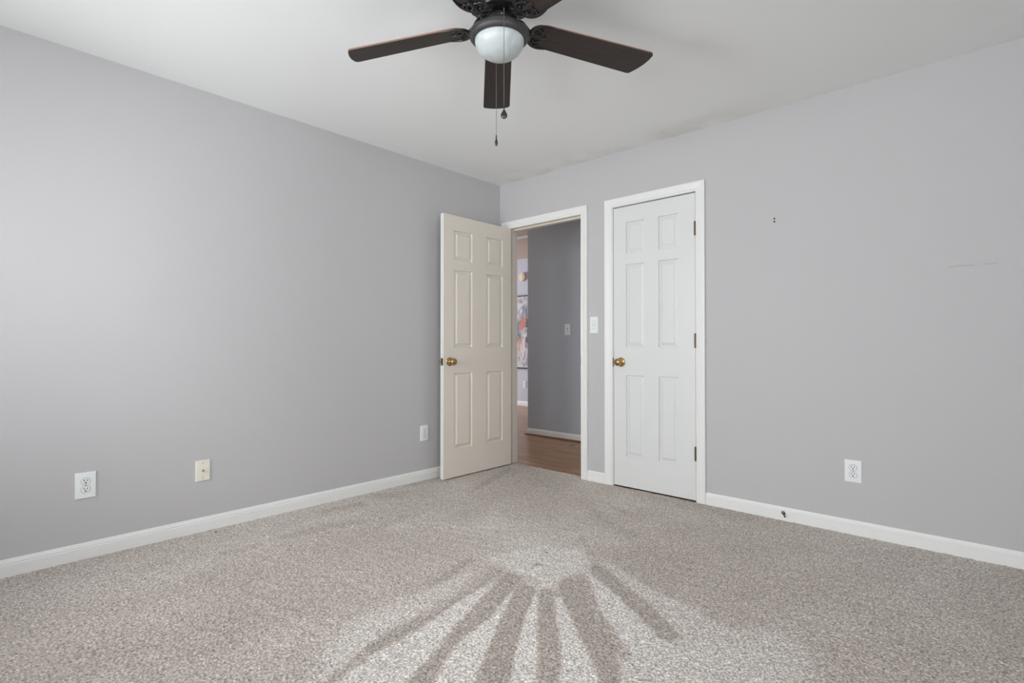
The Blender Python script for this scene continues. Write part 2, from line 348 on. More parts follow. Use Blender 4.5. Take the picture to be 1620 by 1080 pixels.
# carpet with brushed nap marks left by a vacuum (real marks in the pile)
NAP = [
 (-0.45, 0.25, [(0.204, -0.293), (0.344, 0.135), (0.799, -0.02), (1.259, -0.652), (1.371, -0.964), (1.198, -0.976), (0.848, -0.851), (0.856, -1.132), (0.868, -1.227), (0.459, -0.657)]),
 (-0.42, 0.22, [(0.611, -2.536), (0.555, -1.996), (0.631, -1.654), (1.152, -1.449), (1.369, -1.649), (1.343, -1.996), (1.26, -2.304), (1.246, -2.548), (1.163, -2.712)]),
 (-0.48, 0.1, [(1.787, -1.209), (1.777, -1.11), (1.908, -0.906), (2.165, -0.836), (2.461, -0.921), (2.577, -1.287), (2.556, -1.424), (2.366, -1.384), (2.133, -1.324), (1.904, -1.227)]),
 (-0.12, 0.15, [(2.0, -0.52), (2.348, -0.599), (2.824, -0.655), (2.764, -0.932), (2.684, -1.198), (2.57, -1.399), (2.373, -1.38)]),
 (-0.15, 0.15, [(2.768, -1.272), (2.926, -1.127), (2.993, -1.201), (2.94, -1.413), (2.825, -1.475)]),
 (0.25, 0.2, [(-0.216, -1.941), (-0.073, -1.189), (0.325, -1.256), (0.525, -1.751), (0.488, -2.295), (0.296, -2.778), (0.469, -3.099), (0.173, -3.15)]),
 (0.3, 0.2, [(1.092, -0.237), (1.839, -0.148), (2.669, -0.059), (3.198, -0.119), (2.856, -0.432), (2.296, -0.401), (1.454, -0.411)]),
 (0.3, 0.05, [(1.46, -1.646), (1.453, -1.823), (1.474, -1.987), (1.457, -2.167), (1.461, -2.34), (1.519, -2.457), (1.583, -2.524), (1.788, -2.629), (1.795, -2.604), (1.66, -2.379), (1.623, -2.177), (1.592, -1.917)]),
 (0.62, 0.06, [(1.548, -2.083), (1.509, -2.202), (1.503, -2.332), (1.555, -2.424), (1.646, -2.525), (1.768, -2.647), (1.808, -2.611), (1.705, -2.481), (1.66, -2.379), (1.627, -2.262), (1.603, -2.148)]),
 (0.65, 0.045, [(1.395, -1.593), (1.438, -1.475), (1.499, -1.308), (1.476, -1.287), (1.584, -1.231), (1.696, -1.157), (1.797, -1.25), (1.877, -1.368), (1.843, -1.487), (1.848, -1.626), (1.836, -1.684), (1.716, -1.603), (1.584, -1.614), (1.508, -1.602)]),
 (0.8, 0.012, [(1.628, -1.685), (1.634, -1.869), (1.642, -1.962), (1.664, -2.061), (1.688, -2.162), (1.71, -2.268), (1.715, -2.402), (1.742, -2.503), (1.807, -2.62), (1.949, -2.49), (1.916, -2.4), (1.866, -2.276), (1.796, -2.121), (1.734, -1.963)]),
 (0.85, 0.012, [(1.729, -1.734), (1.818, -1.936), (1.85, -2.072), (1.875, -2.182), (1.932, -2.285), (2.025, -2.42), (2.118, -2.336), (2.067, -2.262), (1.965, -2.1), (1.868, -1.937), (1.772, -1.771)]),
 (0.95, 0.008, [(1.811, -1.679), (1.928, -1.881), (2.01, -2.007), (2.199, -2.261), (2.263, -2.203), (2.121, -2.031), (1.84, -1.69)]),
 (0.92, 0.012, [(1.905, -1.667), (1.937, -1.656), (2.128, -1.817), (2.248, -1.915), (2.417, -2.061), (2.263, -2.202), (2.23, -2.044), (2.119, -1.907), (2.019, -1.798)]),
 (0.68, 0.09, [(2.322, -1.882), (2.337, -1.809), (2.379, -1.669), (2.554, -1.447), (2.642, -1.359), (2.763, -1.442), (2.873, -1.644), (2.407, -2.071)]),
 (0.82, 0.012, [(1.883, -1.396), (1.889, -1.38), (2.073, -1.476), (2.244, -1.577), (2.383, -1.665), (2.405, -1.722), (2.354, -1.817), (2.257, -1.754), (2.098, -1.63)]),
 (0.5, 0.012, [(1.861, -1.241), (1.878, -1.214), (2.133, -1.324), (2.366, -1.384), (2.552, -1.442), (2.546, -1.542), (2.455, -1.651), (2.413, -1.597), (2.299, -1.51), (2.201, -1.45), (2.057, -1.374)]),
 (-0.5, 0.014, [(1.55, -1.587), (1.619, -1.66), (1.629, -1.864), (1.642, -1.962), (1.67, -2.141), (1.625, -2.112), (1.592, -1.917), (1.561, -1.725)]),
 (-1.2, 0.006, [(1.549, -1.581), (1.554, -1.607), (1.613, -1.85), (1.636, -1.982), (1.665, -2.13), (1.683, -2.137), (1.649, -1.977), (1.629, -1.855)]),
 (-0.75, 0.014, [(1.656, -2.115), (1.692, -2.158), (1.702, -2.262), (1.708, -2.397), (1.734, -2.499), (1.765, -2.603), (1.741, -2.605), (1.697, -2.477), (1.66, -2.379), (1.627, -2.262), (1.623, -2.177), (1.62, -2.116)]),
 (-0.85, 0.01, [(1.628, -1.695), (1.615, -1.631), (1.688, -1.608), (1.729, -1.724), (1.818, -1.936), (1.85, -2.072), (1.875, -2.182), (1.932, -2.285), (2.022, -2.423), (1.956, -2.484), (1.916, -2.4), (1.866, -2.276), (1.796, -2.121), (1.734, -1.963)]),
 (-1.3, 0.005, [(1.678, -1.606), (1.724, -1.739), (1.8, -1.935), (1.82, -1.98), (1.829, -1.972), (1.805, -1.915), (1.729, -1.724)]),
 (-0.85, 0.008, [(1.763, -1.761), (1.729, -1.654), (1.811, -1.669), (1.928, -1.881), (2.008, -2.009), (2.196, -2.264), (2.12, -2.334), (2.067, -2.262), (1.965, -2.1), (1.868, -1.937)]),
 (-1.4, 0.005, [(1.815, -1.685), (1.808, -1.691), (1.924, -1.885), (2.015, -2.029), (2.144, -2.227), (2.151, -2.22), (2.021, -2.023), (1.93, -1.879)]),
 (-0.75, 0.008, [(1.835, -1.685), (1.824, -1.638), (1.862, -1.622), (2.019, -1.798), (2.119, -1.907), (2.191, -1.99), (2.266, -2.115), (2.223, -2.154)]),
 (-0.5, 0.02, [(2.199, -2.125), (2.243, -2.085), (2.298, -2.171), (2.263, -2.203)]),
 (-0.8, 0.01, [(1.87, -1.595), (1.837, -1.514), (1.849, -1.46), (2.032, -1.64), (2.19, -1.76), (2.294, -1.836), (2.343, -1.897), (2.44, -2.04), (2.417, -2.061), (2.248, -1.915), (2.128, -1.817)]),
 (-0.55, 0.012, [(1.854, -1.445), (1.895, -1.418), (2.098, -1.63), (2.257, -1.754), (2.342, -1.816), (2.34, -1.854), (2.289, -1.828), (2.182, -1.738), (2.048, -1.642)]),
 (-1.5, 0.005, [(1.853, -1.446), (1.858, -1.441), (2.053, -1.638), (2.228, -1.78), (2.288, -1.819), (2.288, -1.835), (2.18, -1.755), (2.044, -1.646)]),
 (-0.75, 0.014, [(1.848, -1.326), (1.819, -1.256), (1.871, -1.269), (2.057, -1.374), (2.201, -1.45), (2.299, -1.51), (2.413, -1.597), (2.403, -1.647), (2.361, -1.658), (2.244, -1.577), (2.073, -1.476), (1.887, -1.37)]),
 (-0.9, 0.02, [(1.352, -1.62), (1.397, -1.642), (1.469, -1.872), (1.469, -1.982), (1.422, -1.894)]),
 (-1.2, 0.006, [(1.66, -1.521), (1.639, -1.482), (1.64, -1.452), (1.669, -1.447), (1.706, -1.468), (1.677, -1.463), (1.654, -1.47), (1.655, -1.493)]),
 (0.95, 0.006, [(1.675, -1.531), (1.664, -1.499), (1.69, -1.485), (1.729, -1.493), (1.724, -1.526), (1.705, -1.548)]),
 (-0.9, 0.02, [(0.184, -0.063), (0.278, -0.128), (0.452, -0.587), (0.521, -0.856), (0.376, -0.576)]),
 (-0.5, 0.028, [(1.372, -0.419), (1.584, -0.492), (1.606, -0.541), (1.475, -0.5)]),
 (-0.43, 0.042, [(1.097, -0.43), (1.24, -0.492), (1.637, -0.743), (1.812, -0.803), (1.771, -0.882), (1.586, -0.79)]),
 (-0.56, 0.021, [(1.574, -1.021), (1.586, -1.01), (1.776, -1.196), (1.772, -1.216)]),
 (-0.37, 0.042, [(0.839, -1.201), (0.794, -1.021), (0.849, -1.056), (0.891, -1.232)]),
 (-0.43, 0.028, [(0.966, -0.976), (0.937, -0.86), (0.981, -0.918), (1.008, -1.02)]),
 (-0.37, 0.042, [(0.047, -1.325), (0.162, -1.136), (0.287, -1.252), (0.158, -1.396)]),
 (-0.37, 0.035, [(0.129, -1.754), (0.167, -1.463), (0.253, -1.516), (0.197, -1.79)]),
 (-0.37, 0.035, [(0.392, -2.133), (0.385, -1.936), (0.458, -1.644), (0.535, -1.706), (0.478, -1.983), (0.446, -2.156)]),
 (-0.31, 0.028, [(0.418, -2.405), (0.406, -2.224), (0.448, -2.251), (0.481, -2.399)]),
 (0.37, 0.056, [(0.226, -1.906), (0.335, -1.582), (0.404, -1.652), (0.319, -1.927)]),
 (0.31, 0.07, [(0.615, -1.608), (0.731, -1.478), (0.836, -1.599), (0.745, -1.696)]),
 (-0.31, 0.028, [(0.646, -1.774), (0.62, -1.556), (0.58, -1.285), (0.629, -1.34), (0.679, -1.597)]),
 (-0.43, 0.042, [(0.015, -1.065), (-0.001, -0.709), (0.081, -0.746), (0.082, -1.078)]),
]
def smooth_noise(X, Y, sc, seed, sx=1.0):
    r = np.random.default_rng(seed); out = np.zeros_like(X)
    for _ in range(10):
        a = r.uniform(0, 2*PI); f = sc*r.uniform(0.5, 1.6)
        out += np.sin(f*(X*math.cos(a)*sx+Y*math.sin(a))+r.uniform(0, 6.28))
    return out/3.2
def poly_sd(X, Y, poly):
    """signed distance, positive inside"""
    d = np.full(X.shape, 1e9); inside = np.zeros(X.shape, bool); n = len(poly)
    for i in range(n):
        ax, ay = poly[i]; bx, by = poly[(i+1) % n]
        ex, ey = bx-ax, by-ay; t = np.clip(((X-ax)*ex+(Y-ay)*ey)/(ex*ex+ey*ey), 0, 1)
        d = np.minimum(d, np.hypot(X-ax-t*ex, Y-ay-t*ey))
        cond = ((ay > Y) != (by > Y)) & (X < (bx-ax)*(Y-ay)/((by-ay) if abs(by-ay) > 1e-12 else 1e-12)+ax)
        inside ^= cond
    return np.where(inside, d, -d)
def build_carpet():
    st = 0.009
    xs = np.arange(0, RX+1e-6, st); ys = np.r_[np.arange(RY, 0, st), 0.0, np.arange(st, 0.068, st)]
    X, Y = np.meshgrid(xs, ys); nx, ny = len(xs), len(ys)
    nap = 0.22*smooth_noise(X, Y, 5.0, 3)+0.12*smooth_noise(X, Y, 14.0, 4)
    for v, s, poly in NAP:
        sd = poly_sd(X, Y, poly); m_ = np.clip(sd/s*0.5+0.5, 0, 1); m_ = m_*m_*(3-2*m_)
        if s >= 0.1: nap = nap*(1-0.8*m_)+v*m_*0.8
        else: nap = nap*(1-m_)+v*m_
    Z = rng.uniform(-0.0022, 0.0022, X.shape)+0.0012*smooth_noise(X, Y, 60, 9)
    # hollows where the pile lies pressed next to the vacuum edges
    V = np.stack([X.ravel(), Y.ravel(), Z.ravel()], 1)
    I = np.arange(nx*ny).reshape(ny, nx)
    q = np.stack([I[:-1, :-1], I[:-1, 1:], I[1:, 1:], I[1:, :-1]], -1)
    cxm = (X[:-1, :-1]+X[1:, 1:])/2; cym = (Y[:-1, :-1]+Y[1:, 1:])/2
    keep = (cym < 0) | ((cxm > EX0) & (cxm < EX1))
    F = q[keep]
    me = bpy.data.meshes.new('floor'); me.from_pydata(V.tolist(), [], F.tolist())
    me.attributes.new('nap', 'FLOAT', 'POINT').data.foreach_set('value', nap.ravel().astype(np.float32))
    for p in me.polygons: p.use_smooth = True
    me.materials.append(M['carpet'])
    o = bpy.data.objects.new('floor', me); COL.objects.link(o)
    tag(o, 'greige cut-pile carpet covering the bedroom floor, with fanned vacuum marks', 'carpet', kind='structure')
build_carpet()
bm = bmesh.new(); box(bm, -6.6, 4.4, RY-0.2, 3.8, -0.20, -0.012)
# wood floor top of hall and far room
struct('floor', bm, 'oak', 'brown oak plank floor of the hall beyond the open door', 'wood floor')

bm = bmesh.new(); box(bm, 0, RX, RY, 0, H, H+0.1)
struct('ceiling', bm, 'ceiling', 'flat white bedroom ceiling with a dingy smudge above the closet wall', 'ceiling')
bm = bmesh.new()
box(bm, -6.4, 1.0, WT, 1.80, H, H+0.1)
struct('ceiling', bm, 'beige', 'beige ceiling of the hall beyond the open door', 'ceiling')
bm = bmesh.new(); box(bm, -6.4, 1.0, 1.80, 3.69, 2.55, 2.65); box(bm, -6.4, 1.0, 1.79, 1.80, H, 2.56)
struct('ceiling', bm, 'beige', 'beige ceiling of the far room beyond the hall', 'ceiling')

bm = bmesh.new(); box(bm, -WT, 0, RY-WT, WT, -0.05, H+0.05)
struct('wall_left', bm, 'wall', 'long grey painted wall on the left, bright near the camera', 'wall')
bm = bmesh.new()
j = 0.02
for a in ((0, EX0-j, -0.05, H+0.05), (EX0-j, EX1+j, DH+j, H+0.05), (EX1+j, CX0-j, -0.05, H+0.05), (CX0-j, CX1+j, DH+j, H+0.05), (CX1+j, RX+WT, -0.05, H+0.05)):
    box(bm, a[0], a[1], 0, WT, a[2], a[3])
# anchor holes, tiny dent and a faint scuff are modelled separately
struct('wall_back', bm, 'wall', 'grey painted wall holding the entry doorway and closet door', 'wall')
def wall_with_hole(bm, u0, u1, h0, h1, z0, z1, fr):
    for (a, b, c, d) in ((u0, h0, -0.05, H+0.05), (h1, u1, -0.05, H+0.05), (h0, h1, -0.05, z0), (h0, h1, z1, H+0.05)): fr(bm, a, b, c, d)
bm = bmesh.new()
wall_with_hole(bm, 0, 2.0, WIN[0], WIN[1], WIN[2], WIN[3], lambda b, a0, a1, z0, z1: box(b, a0, a1, RY-WT, RY, z0, z1))
wall_with_hole(bm, 2.0, RX, WIN3[0], WIN3[1], WIN3[2], WIN3[3], lambda b, a0, a1, z0, z1: box(b, a0, a1, RY-WT, RY, z0, z1))
struct('wall_rear', bm, 'wall', 'grey wall behind the camera with a window and a second one added for light', 'wall')
bm = bmesh.new()
wall_with_hole(bm, RY-WT, 0, WIN2[0], WIN2[1], WIN2[2], WIN2[3], lambda b, a0, a1, z0, z1: box(b, RX, RX+WT, a0, a1, z0, z1))
struct('wall_right', bm, 'wall', 'grey wall with a window right of the camera', 'wall')
# windows (behind / beside the camera)
def window(name, cx, y, w_, z0, z1, rotz, label):
    e = bpy.data.objects.new(name, None); COL.objects.link(e); e.location = (cx, y, 0); e.rotation_euler = (0, 0, rotz)
    tag(e, label, 'window', kind='structure')
    b = bmesh.new(); hw = w_/2
    for (a0, a1, c0, c1) in ((-hw, -hw+.04, z0, z1), (hw-.04, hw, z0, z1), (-hw+.04, hw-.04, z0, z0+.04), (-hw+.04, hw-.04, z1-.04, z1), (-hw+.04, hw-.04, (z0+z1)/2-.02, (z0+z1)/2+.02), (-.02, .02, z0+.04, (z0+z1)/2-.02), (-.02, .02, (z0+z1)/2+.02, z1-.04)):
        box(b, a0, a1, 0.03, 0.08, c0, c1)
    obj('window_frame', b, 'trim', e)
    b = bmesh.new(); box(b, -hw+.04, hw-.04, 0.052, 0.056, z0+.04, z1-.04); obj('window_pane', b, 'pane', e)
    b = bmesh.new(); box(b, -hw-.06, hw+.06, -0.045, 0.03, z0-.03, z0-.001); obj('window_sill', b, 'trim', e)
window('window_1', (WIN[0]+WIN[1])/2, RY, WIN[1]-WIN[0], WIN[2], WIN[3], PI, 'white framed window in the wall behind the camera')
window('window_2', RX, (WIN2[0]+WIN2[1])/2, WIN2[1]-WIN2[0], WIN2[2], WIN2[3], -PI/2, 'white framed window in the wall right of the camera')

window('fill_window', (WIN3[0]+WIN3[1])/2, RY, WIN3[1]-WIN3[0], WIN3[2], WIN3[3], PI, 'unseen white framed window added directly behind the camera for light')  # put in as the opening for the added rear fill light

# hall shell
HY = 1.34; HXE = -0.832
bm = bmesh.new(); box(bm, HXE, 1.1, HY, HY+0.12, -0.05, H+0.15)
struct('wall_hall', bm, 'hallwall', 'blue-grey hall wall seen through the open doorway', 'wall')
bm = bmesh.new(); box(bm, -6.4, 1.2, 3.57, 3.69, -0.05, 2.6)
struct('wall_far', bm, 'farwall', 'lavender-grey wall of the far room behind the painting', 'wall')
bm = bmesh.new(); box(bm, 0.98, 1.10, WT, 3.57, -0.05, 2.6)
struct('wall_hall_end', bm, 'hallwall', 'hall end wall beside the closet', 'wall')
bm = bmesh.new(); box(bm, -6.4, -WT, 0.0, WT, -0.05, 2.6)
struct('wall_hall_near', bm, 'hallwall', 'hall wall behind the bedroom corner', 'wall')
bm = bmesh.new()
for (a0, a1, c0, c1) in ((0, 1.1, -.05, 2.6), (3.3, 3.69, -.05, 2.6), (1.1, 3.3, -.05, .7), (1.1, 3.3, 2.2, 2.6)): box(bm, -6.4, -6.28, a0, a1, c0, c1)
struct('wall_far_left', bm, 'farwall', 'far room wall with its window', 'wall')
bm = bmesh.new(); box(bm, 1.0, 1.1, WT, 0.75, -.05, H); box(bm, 1.9, 2.0, WT, 0.75, -.05, H); box(bm, 1.0, 2.0, 0.75, 0.85, -.05, H); box(bm, 1.0, 2.0, WT, .85, H, H+.05)
struct('wall_closet', bm, 'wall', 'closet interior walls behind the closed closet door', 'wall')
# ceiling strip in the hall
bm = bmesh.new(); box(bm, -6.2, 0.9, 1.715, 1.80, H-0.014, H, bev=0.003)
struct('trim_1', bm, 'trim', 'thin white strip across the hall ceiling', 'ceiling trim')

# ---- mouldings
CP = [(0, 0), (0, .006), (.004, .0095), (.010, .0105), (.014, .0085), (.018, .0115), (.040, .0155), (.052, .017), (.060, .017), (.062, .015), (.062, 0)]
def casing(name, x0, x1, top, label):
    # path along the inner edge: up the left side, over the head, down the right side
    rv = 0.005
    path = [(x0-rv, 0.0), (x0-rv, top+rv), (x1+rv, top+rv), (x1+rv, 0.0)]
    b = bmesh.new(); sweep(b, path, CP, lambda p, v: Vector((p.x, -v, p.y)))
    return struct(name, b, 'trim', label, 'door casing')
casing('trim_2', EX0, EX1, DH-0.005, 'white moulded casing round the open entry doorway')
casing('trim_3', CX0, CX1, DH-0.005, 'white moulded casing round the closed closet door')
def jamb(name, x0, x1, top, stopy, label, m='trim'):
    b = bmesh.new()
    path = [(x0, 0.0), (x0, top), (x1, top), (x1, 0.0)]
    sweep(b, path, [(0, 0), (0.02, 0), (0.02, WT), (0, WT)], lambda p, v: Vector((p.x, v, p.y)))
    sweep(b, path, [(-0.011, stopy), (0, stopy), (0, stopy+0.034), (-0.011, stopy+0.034)], lambda p, v: Vector((p.x, v, p.y)))
    return struct(name, b, m, label, 'door jamb')
j1 = jamb('trim_4', EX0, EX1, DH, 0.040, 'cream jamb and stop lining the open entry doorway', 'door_cream')
j2 = jamb('trim_5', CX0, CX1, DH, 0.042, 'white jamb lining the closed closet doorway')
bm = bmesh.new(); box(bm, EX1-.0035, EX1-.0005, 0.0, 0.034, 0.87, 0.94); obj('strike_plate', bm, 'bronze', j1)
bm = bmesh.new(); box(bm, CX0+.0002, CX0+.004, -0.0065, 0.03, 0.872, 0.936, bev=.001); obj('strike_plate', bm, 'bronze', j2)

BP = [(0, 0), (0.0135, 0), (0.0135, 0.0525), (0.0100, 0.0550), (0.0100, 0.0570), (0.0112, 0.0590), (0.0108, 0.0630), (0.0085, 0.0665), (0.0075, 0.0680), (0.0072, 0.0710), (0.0055, 0.0755), (0.003, 0.0775), (0, 0.0775)]
def baseboard(name, path, label, m='trim', z=0.0, prof=BP):
    b = bmesh.new(); sweep(b, path, prof, lambda p, v: Vector((p.x, p.y, v+z)))
    return struct(name, b, m, label, 'baseboard')
# path direction chosen so that the left-hand side faces the room
baseboard('baseboard_left', [(0, 0), (0, RY)], 'white baseboard along the long left wall')
baseboard('baseboard_back', [(RX, 0), (CX1+.0675, 0)], 'white baseboard along the wall right of the closet door')
baseboard('baseboard_back_short', [(CX0-.0675, 0), (EX1+.0675, 0)], 'short white baseboard between the entry doorway and the closet')
baseboard('baseboard_rear', [(0, RY), (RX, RY)], 'white baseboard behind the camera')
baseboard('baseboard_right', [(RX, RY), (RX, 0)], 'white baseboard right of the camera')
baseboard('baseboard_hall', [(0.98, HY), (HXE-.0, HY)], 'white baseboard on the blue-grey hall wall', z=-0.012)
b = [(0, 0), (0.016, 0), (0.0152, 0.007), (0.012, 0.012), (0.007, 0.0155), (0, 0.017)]
baseboard('trim_6', [(0.98, HY-.013), (HXE-.03, HY-.013)], 'brown quarter round strip under the hall baseboard', m='shoe', z=-0.012, prof=b)
baseboard('baseboard_far', [(0.9, 3.57), (-6.2, 3.57)], 'white baseboard on the far room wall', z=-0.012)

# ------------------------------------------------------------------ doors
def panel_door(W_, Ht, T, cols, rows, mats=(0, 0)):
    """six-panel slab: x 0..W, y 0..T (front face at y=0), z 0..Ht"""
    b = bmesh.new()
    xs = sorted({0, W_, *[v for c in cols for v in c]}); zs = sorted({0, Ht, *[v for r in rows for v in r]})
    for side in (0, 1):
        def P(x, z, d): return (x, d if side == 0 else T-d, z)
        for i in range(len(xs)-1):
            for k in range(len(zs)-1):
                x0, x1, z0, z1 = xs[i], xs[i+1], zs[k], zs[k+1]
                if (x0, x1) in cols and (z0, z1) in rows:
                    loops = []
                    for ins, dep in ((0, 0), (.0022, .0085), (.0060, .0112), (.0095, .0110), (.0280, .0034), (.0300, .0012), (.0315, .0008)):
                        loops.append([b.verts.new(P(*q, dep)) for q in ((x0+ins, z0+ins), (x1-ins, z0+ins), (x1-ins, z1-ins), (x0+ins, z1-ins))])
                    for A, B in zip(loops, loops[1:]):
                        for m_ in range(4): b.faces.new((A[m_], A[(m_+1) % 4], B[(m_+1) % 4], B[m_]))
                    b.faces.new(loops[-1])
                else:
                    b.faces.new([b.verts.new(P(*q, 0)) for q in ((x0, z0), (x1, z0), (x1, z1), (x0, z1))])
    for f in b.faces: f.material_index = mats[0]
    for (p0, p1) in (((0, 0), (W_, 0)), ((W_, 0), (W_, Ht)), ((W_, Ht), (0, Ht)), ((0, Ht), (0, 0))):
        f = b.faces.new([b.verts.new(v) for v in ((p0[0], 0, p0[1]), (p1[0], 0, p1[1]), (p1[0], T, p1[1]), (p0[0], T, p0[1]))]); f.material_index = mats[1]
    bmesh.ops.remove_doubles(b, verts=b.verts, dist=1e-5)
    bmesh.ops.recalc_face_normals(b, faces=b.faces)
    return b
ROWS = [(.217, .803), (1.004, 1.604), (1.682, 1.910)]
def knob_bm(b, sgn=-1):
    # axis along y, rosette on the face at h=0, knob outwards (sgn)
    pr = [(0, 0), (.033, 0), (.0335, .003), (.031, .006), (.024, .008), (.020, .0085), (.016, .012), (.0125, .016), (.0115, .030), (.013, .034),
          (.020, .036), (.0255, .040), (.0278, .046), (.0275, .052), (.0245, .059), (.018, .064), (.010, .0665), (.0092, .0655), (.0085, .067), (0, .0685)]
    lathe(b, [(r, sgn*h) for r, h in pr], 32, 'Y')
    return b
# closet door: x from left edge; front face towards the room
dw = CX1-CX0-0.007
bm = panel_door(dw, 2.024, .035, [(.102, .246), (.356, .500)], ROWS)
d1 = struct('door_1', bm, 'door_white', 'closed white six-panel closet door with brass knob', 'door'); d1.location = (CX0+.0035, 0.003, 0.009)
k = obj('door_knob', knob_bm(bmesh.new()), 'brass', d1, True, loc=(.060, 0, .897)); k['label'] = 'aged brass round knob'
for zc in (1.788, 1.049, .306):
    b = bmesh.new()
    lathe(b, [(0, -.048), (.003, -.048), (.0045, -.0455), (.0065, -.044), (.0065, -.016), (.0058, -.0155), (.0058, -.0148), (.0065, -.0143), (.0065, .0143), (.0058, .0148), (.0058, .0155), (.0065, .016), (.0065, .044), (.0045, .0455), (.003, .048), (0, .048)], 16, 'Z', (dw+.002, -.0075, 0))
    box(b, dw-.0005, dw+.0025, -.006, .03, -.044, .044)
    h = obj('hinge', b, 'bronze', d1, True, loc=(0, 0, zc)); h['label'] = 'antique bronze hinge'
# entry door: hinged at left jamb, open 90 degrees into the room
dw2 = .757
bm = panel_door(dw2, 2.026, .035, [(.106, .298), (.459, .651)], ROWS, (0, 1))
d2 = struct('door_2', bm, ['door_cream', 'door_white'], 'cream six-panel entry door standing open against the corner, white edge', 'door')
# local x -> world -y, local y -> world +x  (rotation -90 deg); the hall-side face then looks at +x
d2.location = (0.0985+.0085, -0.010, 0.010); d2.rotation_euler = (0, 0, -PI/2)
k = obj('door_knob', knob_bm(bmesh.new(), 1), 'brass', d2, True, loc=(dw2-.060, .035, .893)); k['label'] = 'aged brass round knob'
k = obj('door_knob', knob_bm(bmesh.new(), -1), 'brass', d2, True, loc=(dw2-.060, 0, .893)); k['label'] = 'aged brass round knob'
b = bmesh.new(); box(b, -.0002, .0018, -.0125, .0125, -.028, .028, bev=.0008)
box(b, .0015, .010, -.006, .007, -.008, .008, bev=.001)
for z in (-.021, .021): lathe(b, [(0, .003), (.003, .0026), (.004, .0015), (.004, .001)], 12, 'X', (0, 0, z))
k = obj('latch_plate', b, 'bronze', d2, False, loc=(dw2, .0175, .893)); k['label'] = 'bronze latch plate on the door edge'
for zc in (1.788, 1.049, .306):
    b = bmesh.new(); lathe(b, [(0, -.045), (.006, -.045), (.006, .045), (0, .045)], 14, 'Z', (-.006, -.003, 0)); box(b, -.003, -.0002, 0, .03, -.044, .044)
    obj('hinge', b, 'bronze', d2, True, loc=(0, 0, zc))

# ------------------------------------------------------------------ wall plates
def rounded_plate(b, w_, h_, t, r=.003):
    box(b, -w_/2, w_/2, -t, 0, -h_/2, h_/2)
    es = [e for e in b.edges if all(v.co.y < -t+1e-5 for v in e.verts)]
    bmesh.ops.bevel(b, geom=es, offset=t*.8, segments=3, affect='EDGES', profile=.6)
def duplex(name, label, loc, rotz, w_=.080, h_=.125, m='plate', grp=None, simple=False):
    t = thing(name, label, 'outlet', loc, (0, 0, rotz), grp)
    b = bmesh.new(); rounded_plate(b, w_, h_, .006); obj('cover_plate', b, m, t, True)
    for s in (1, -1):
        b = bmesh.new(); n = 28; pts = []
        for q in range(n):
            a = 2*PI*q/n; x = .0172*math.cos(a); z = .0172*math.sin(a); z = max(-.0142, min(.0142, z)); pts.append((x, z))
        A = [b.verts.new((x*1.06, -.0058, z*1.06)) for x, z in pts]; B = [b.verts.new((x, -.0078, z)) for x, z in pts]
        for q in range(n): b.faces.new((A[q], A[(q+1) % n], B[(q+1) % n], B[q]))
        b.faces.new(B); bmesh.ops.recalc_face_normals(b, faces=b.faces)
        r = obj('receptacle', b, m, t, loc=(0, 0, s*.0195))
        # recessed seam round the receptacle
        b = bmesh.new(); tube(b, [(x*1.09, -.0060, z*1.09) for x, z in pts+[pts[0]]], .0005, 6); obj('seam', b, 'slot', r)
        for (x, zz, sw, sh) in ((-.0063, .0045, .0011, .0046), (.0063, .0045, .0011, .0038)):
            b = bmesh.new(); box(b, x-sw*1.35, x+sw*1.35, -.0083, -.0070, zz-sh, zz+sh); obj('slot', b, 'slot', r)
        b = bmesh.new(); lathe(b, [(0, -.0083), (.0034, -.0083), (.0034, -.007), (0, -.007)], 14, 'Y', (0, 0, -.0068)); obj('ground_slot', b, 'slot', r)
    b = bmesh.new(); lathe(b, [(0, -.0072), (.0024, -.0070), (.003, -.006), (.003, -.005)], 14, 'Y'); box(b, -.0022, .0022, -.0076, -.0070, -.0004, .0004)
    obj('screw', b, 'steel', t, True)
    return t
LW, BW = PI/2, 0.0
duplex('wall_outlet', 'white duplex outlet low on the left wall, nearest the camera', (0, -2.883, .3515), LW, .080, .124)
duplex('wall_outlet', 'white duplex outlet low on the left wall, beside the open cream door', (0, -.839, .356), LW, .071, .117)
duplex('wall_outlet', 'white duplex outlet low on the right-hand wall, above the baseboard', (2.660, 0, .3425), BW, .080, .120)
duplex('wall_outlet', 'small white outlet on the far room wall under the painting', (-2.83, 3.57, .36), BW, .075, .12)
# coax plate
t = thing('coax_plate', 'almond cable socket plate on the left wall between two outlets', 'wall plate', (0, -2.3725, .334), (0, 0, LW))
b = bmesh.new(); rounded_plate(b, .072, .113, .0055); obj('cover_plate', b, 'almond', t, True)
b = bmesh.new(); lathe(b, [(0, -.016), (.0015, -.016), (.0018, -.0155), (.0044, -.0155), (.0046, -.009), (.0068, -.009), (.0068, -.0052), (0, -.0052)], 6, 'Y'); obj('coax_connector', b, 'steel', t)
for s in (1, -1):
    b = bmesh.new(); lathe(b, [(0, -.0068), (.0024, -.0066), (.003, -.0055), (.003, -.005)], 14, 'Y'); box(b, -.0022, .0022, -.0073, -.0066, -.0004, .0004); obj('screw', b, 'steel', t, loc=(0, 0, s*.042))
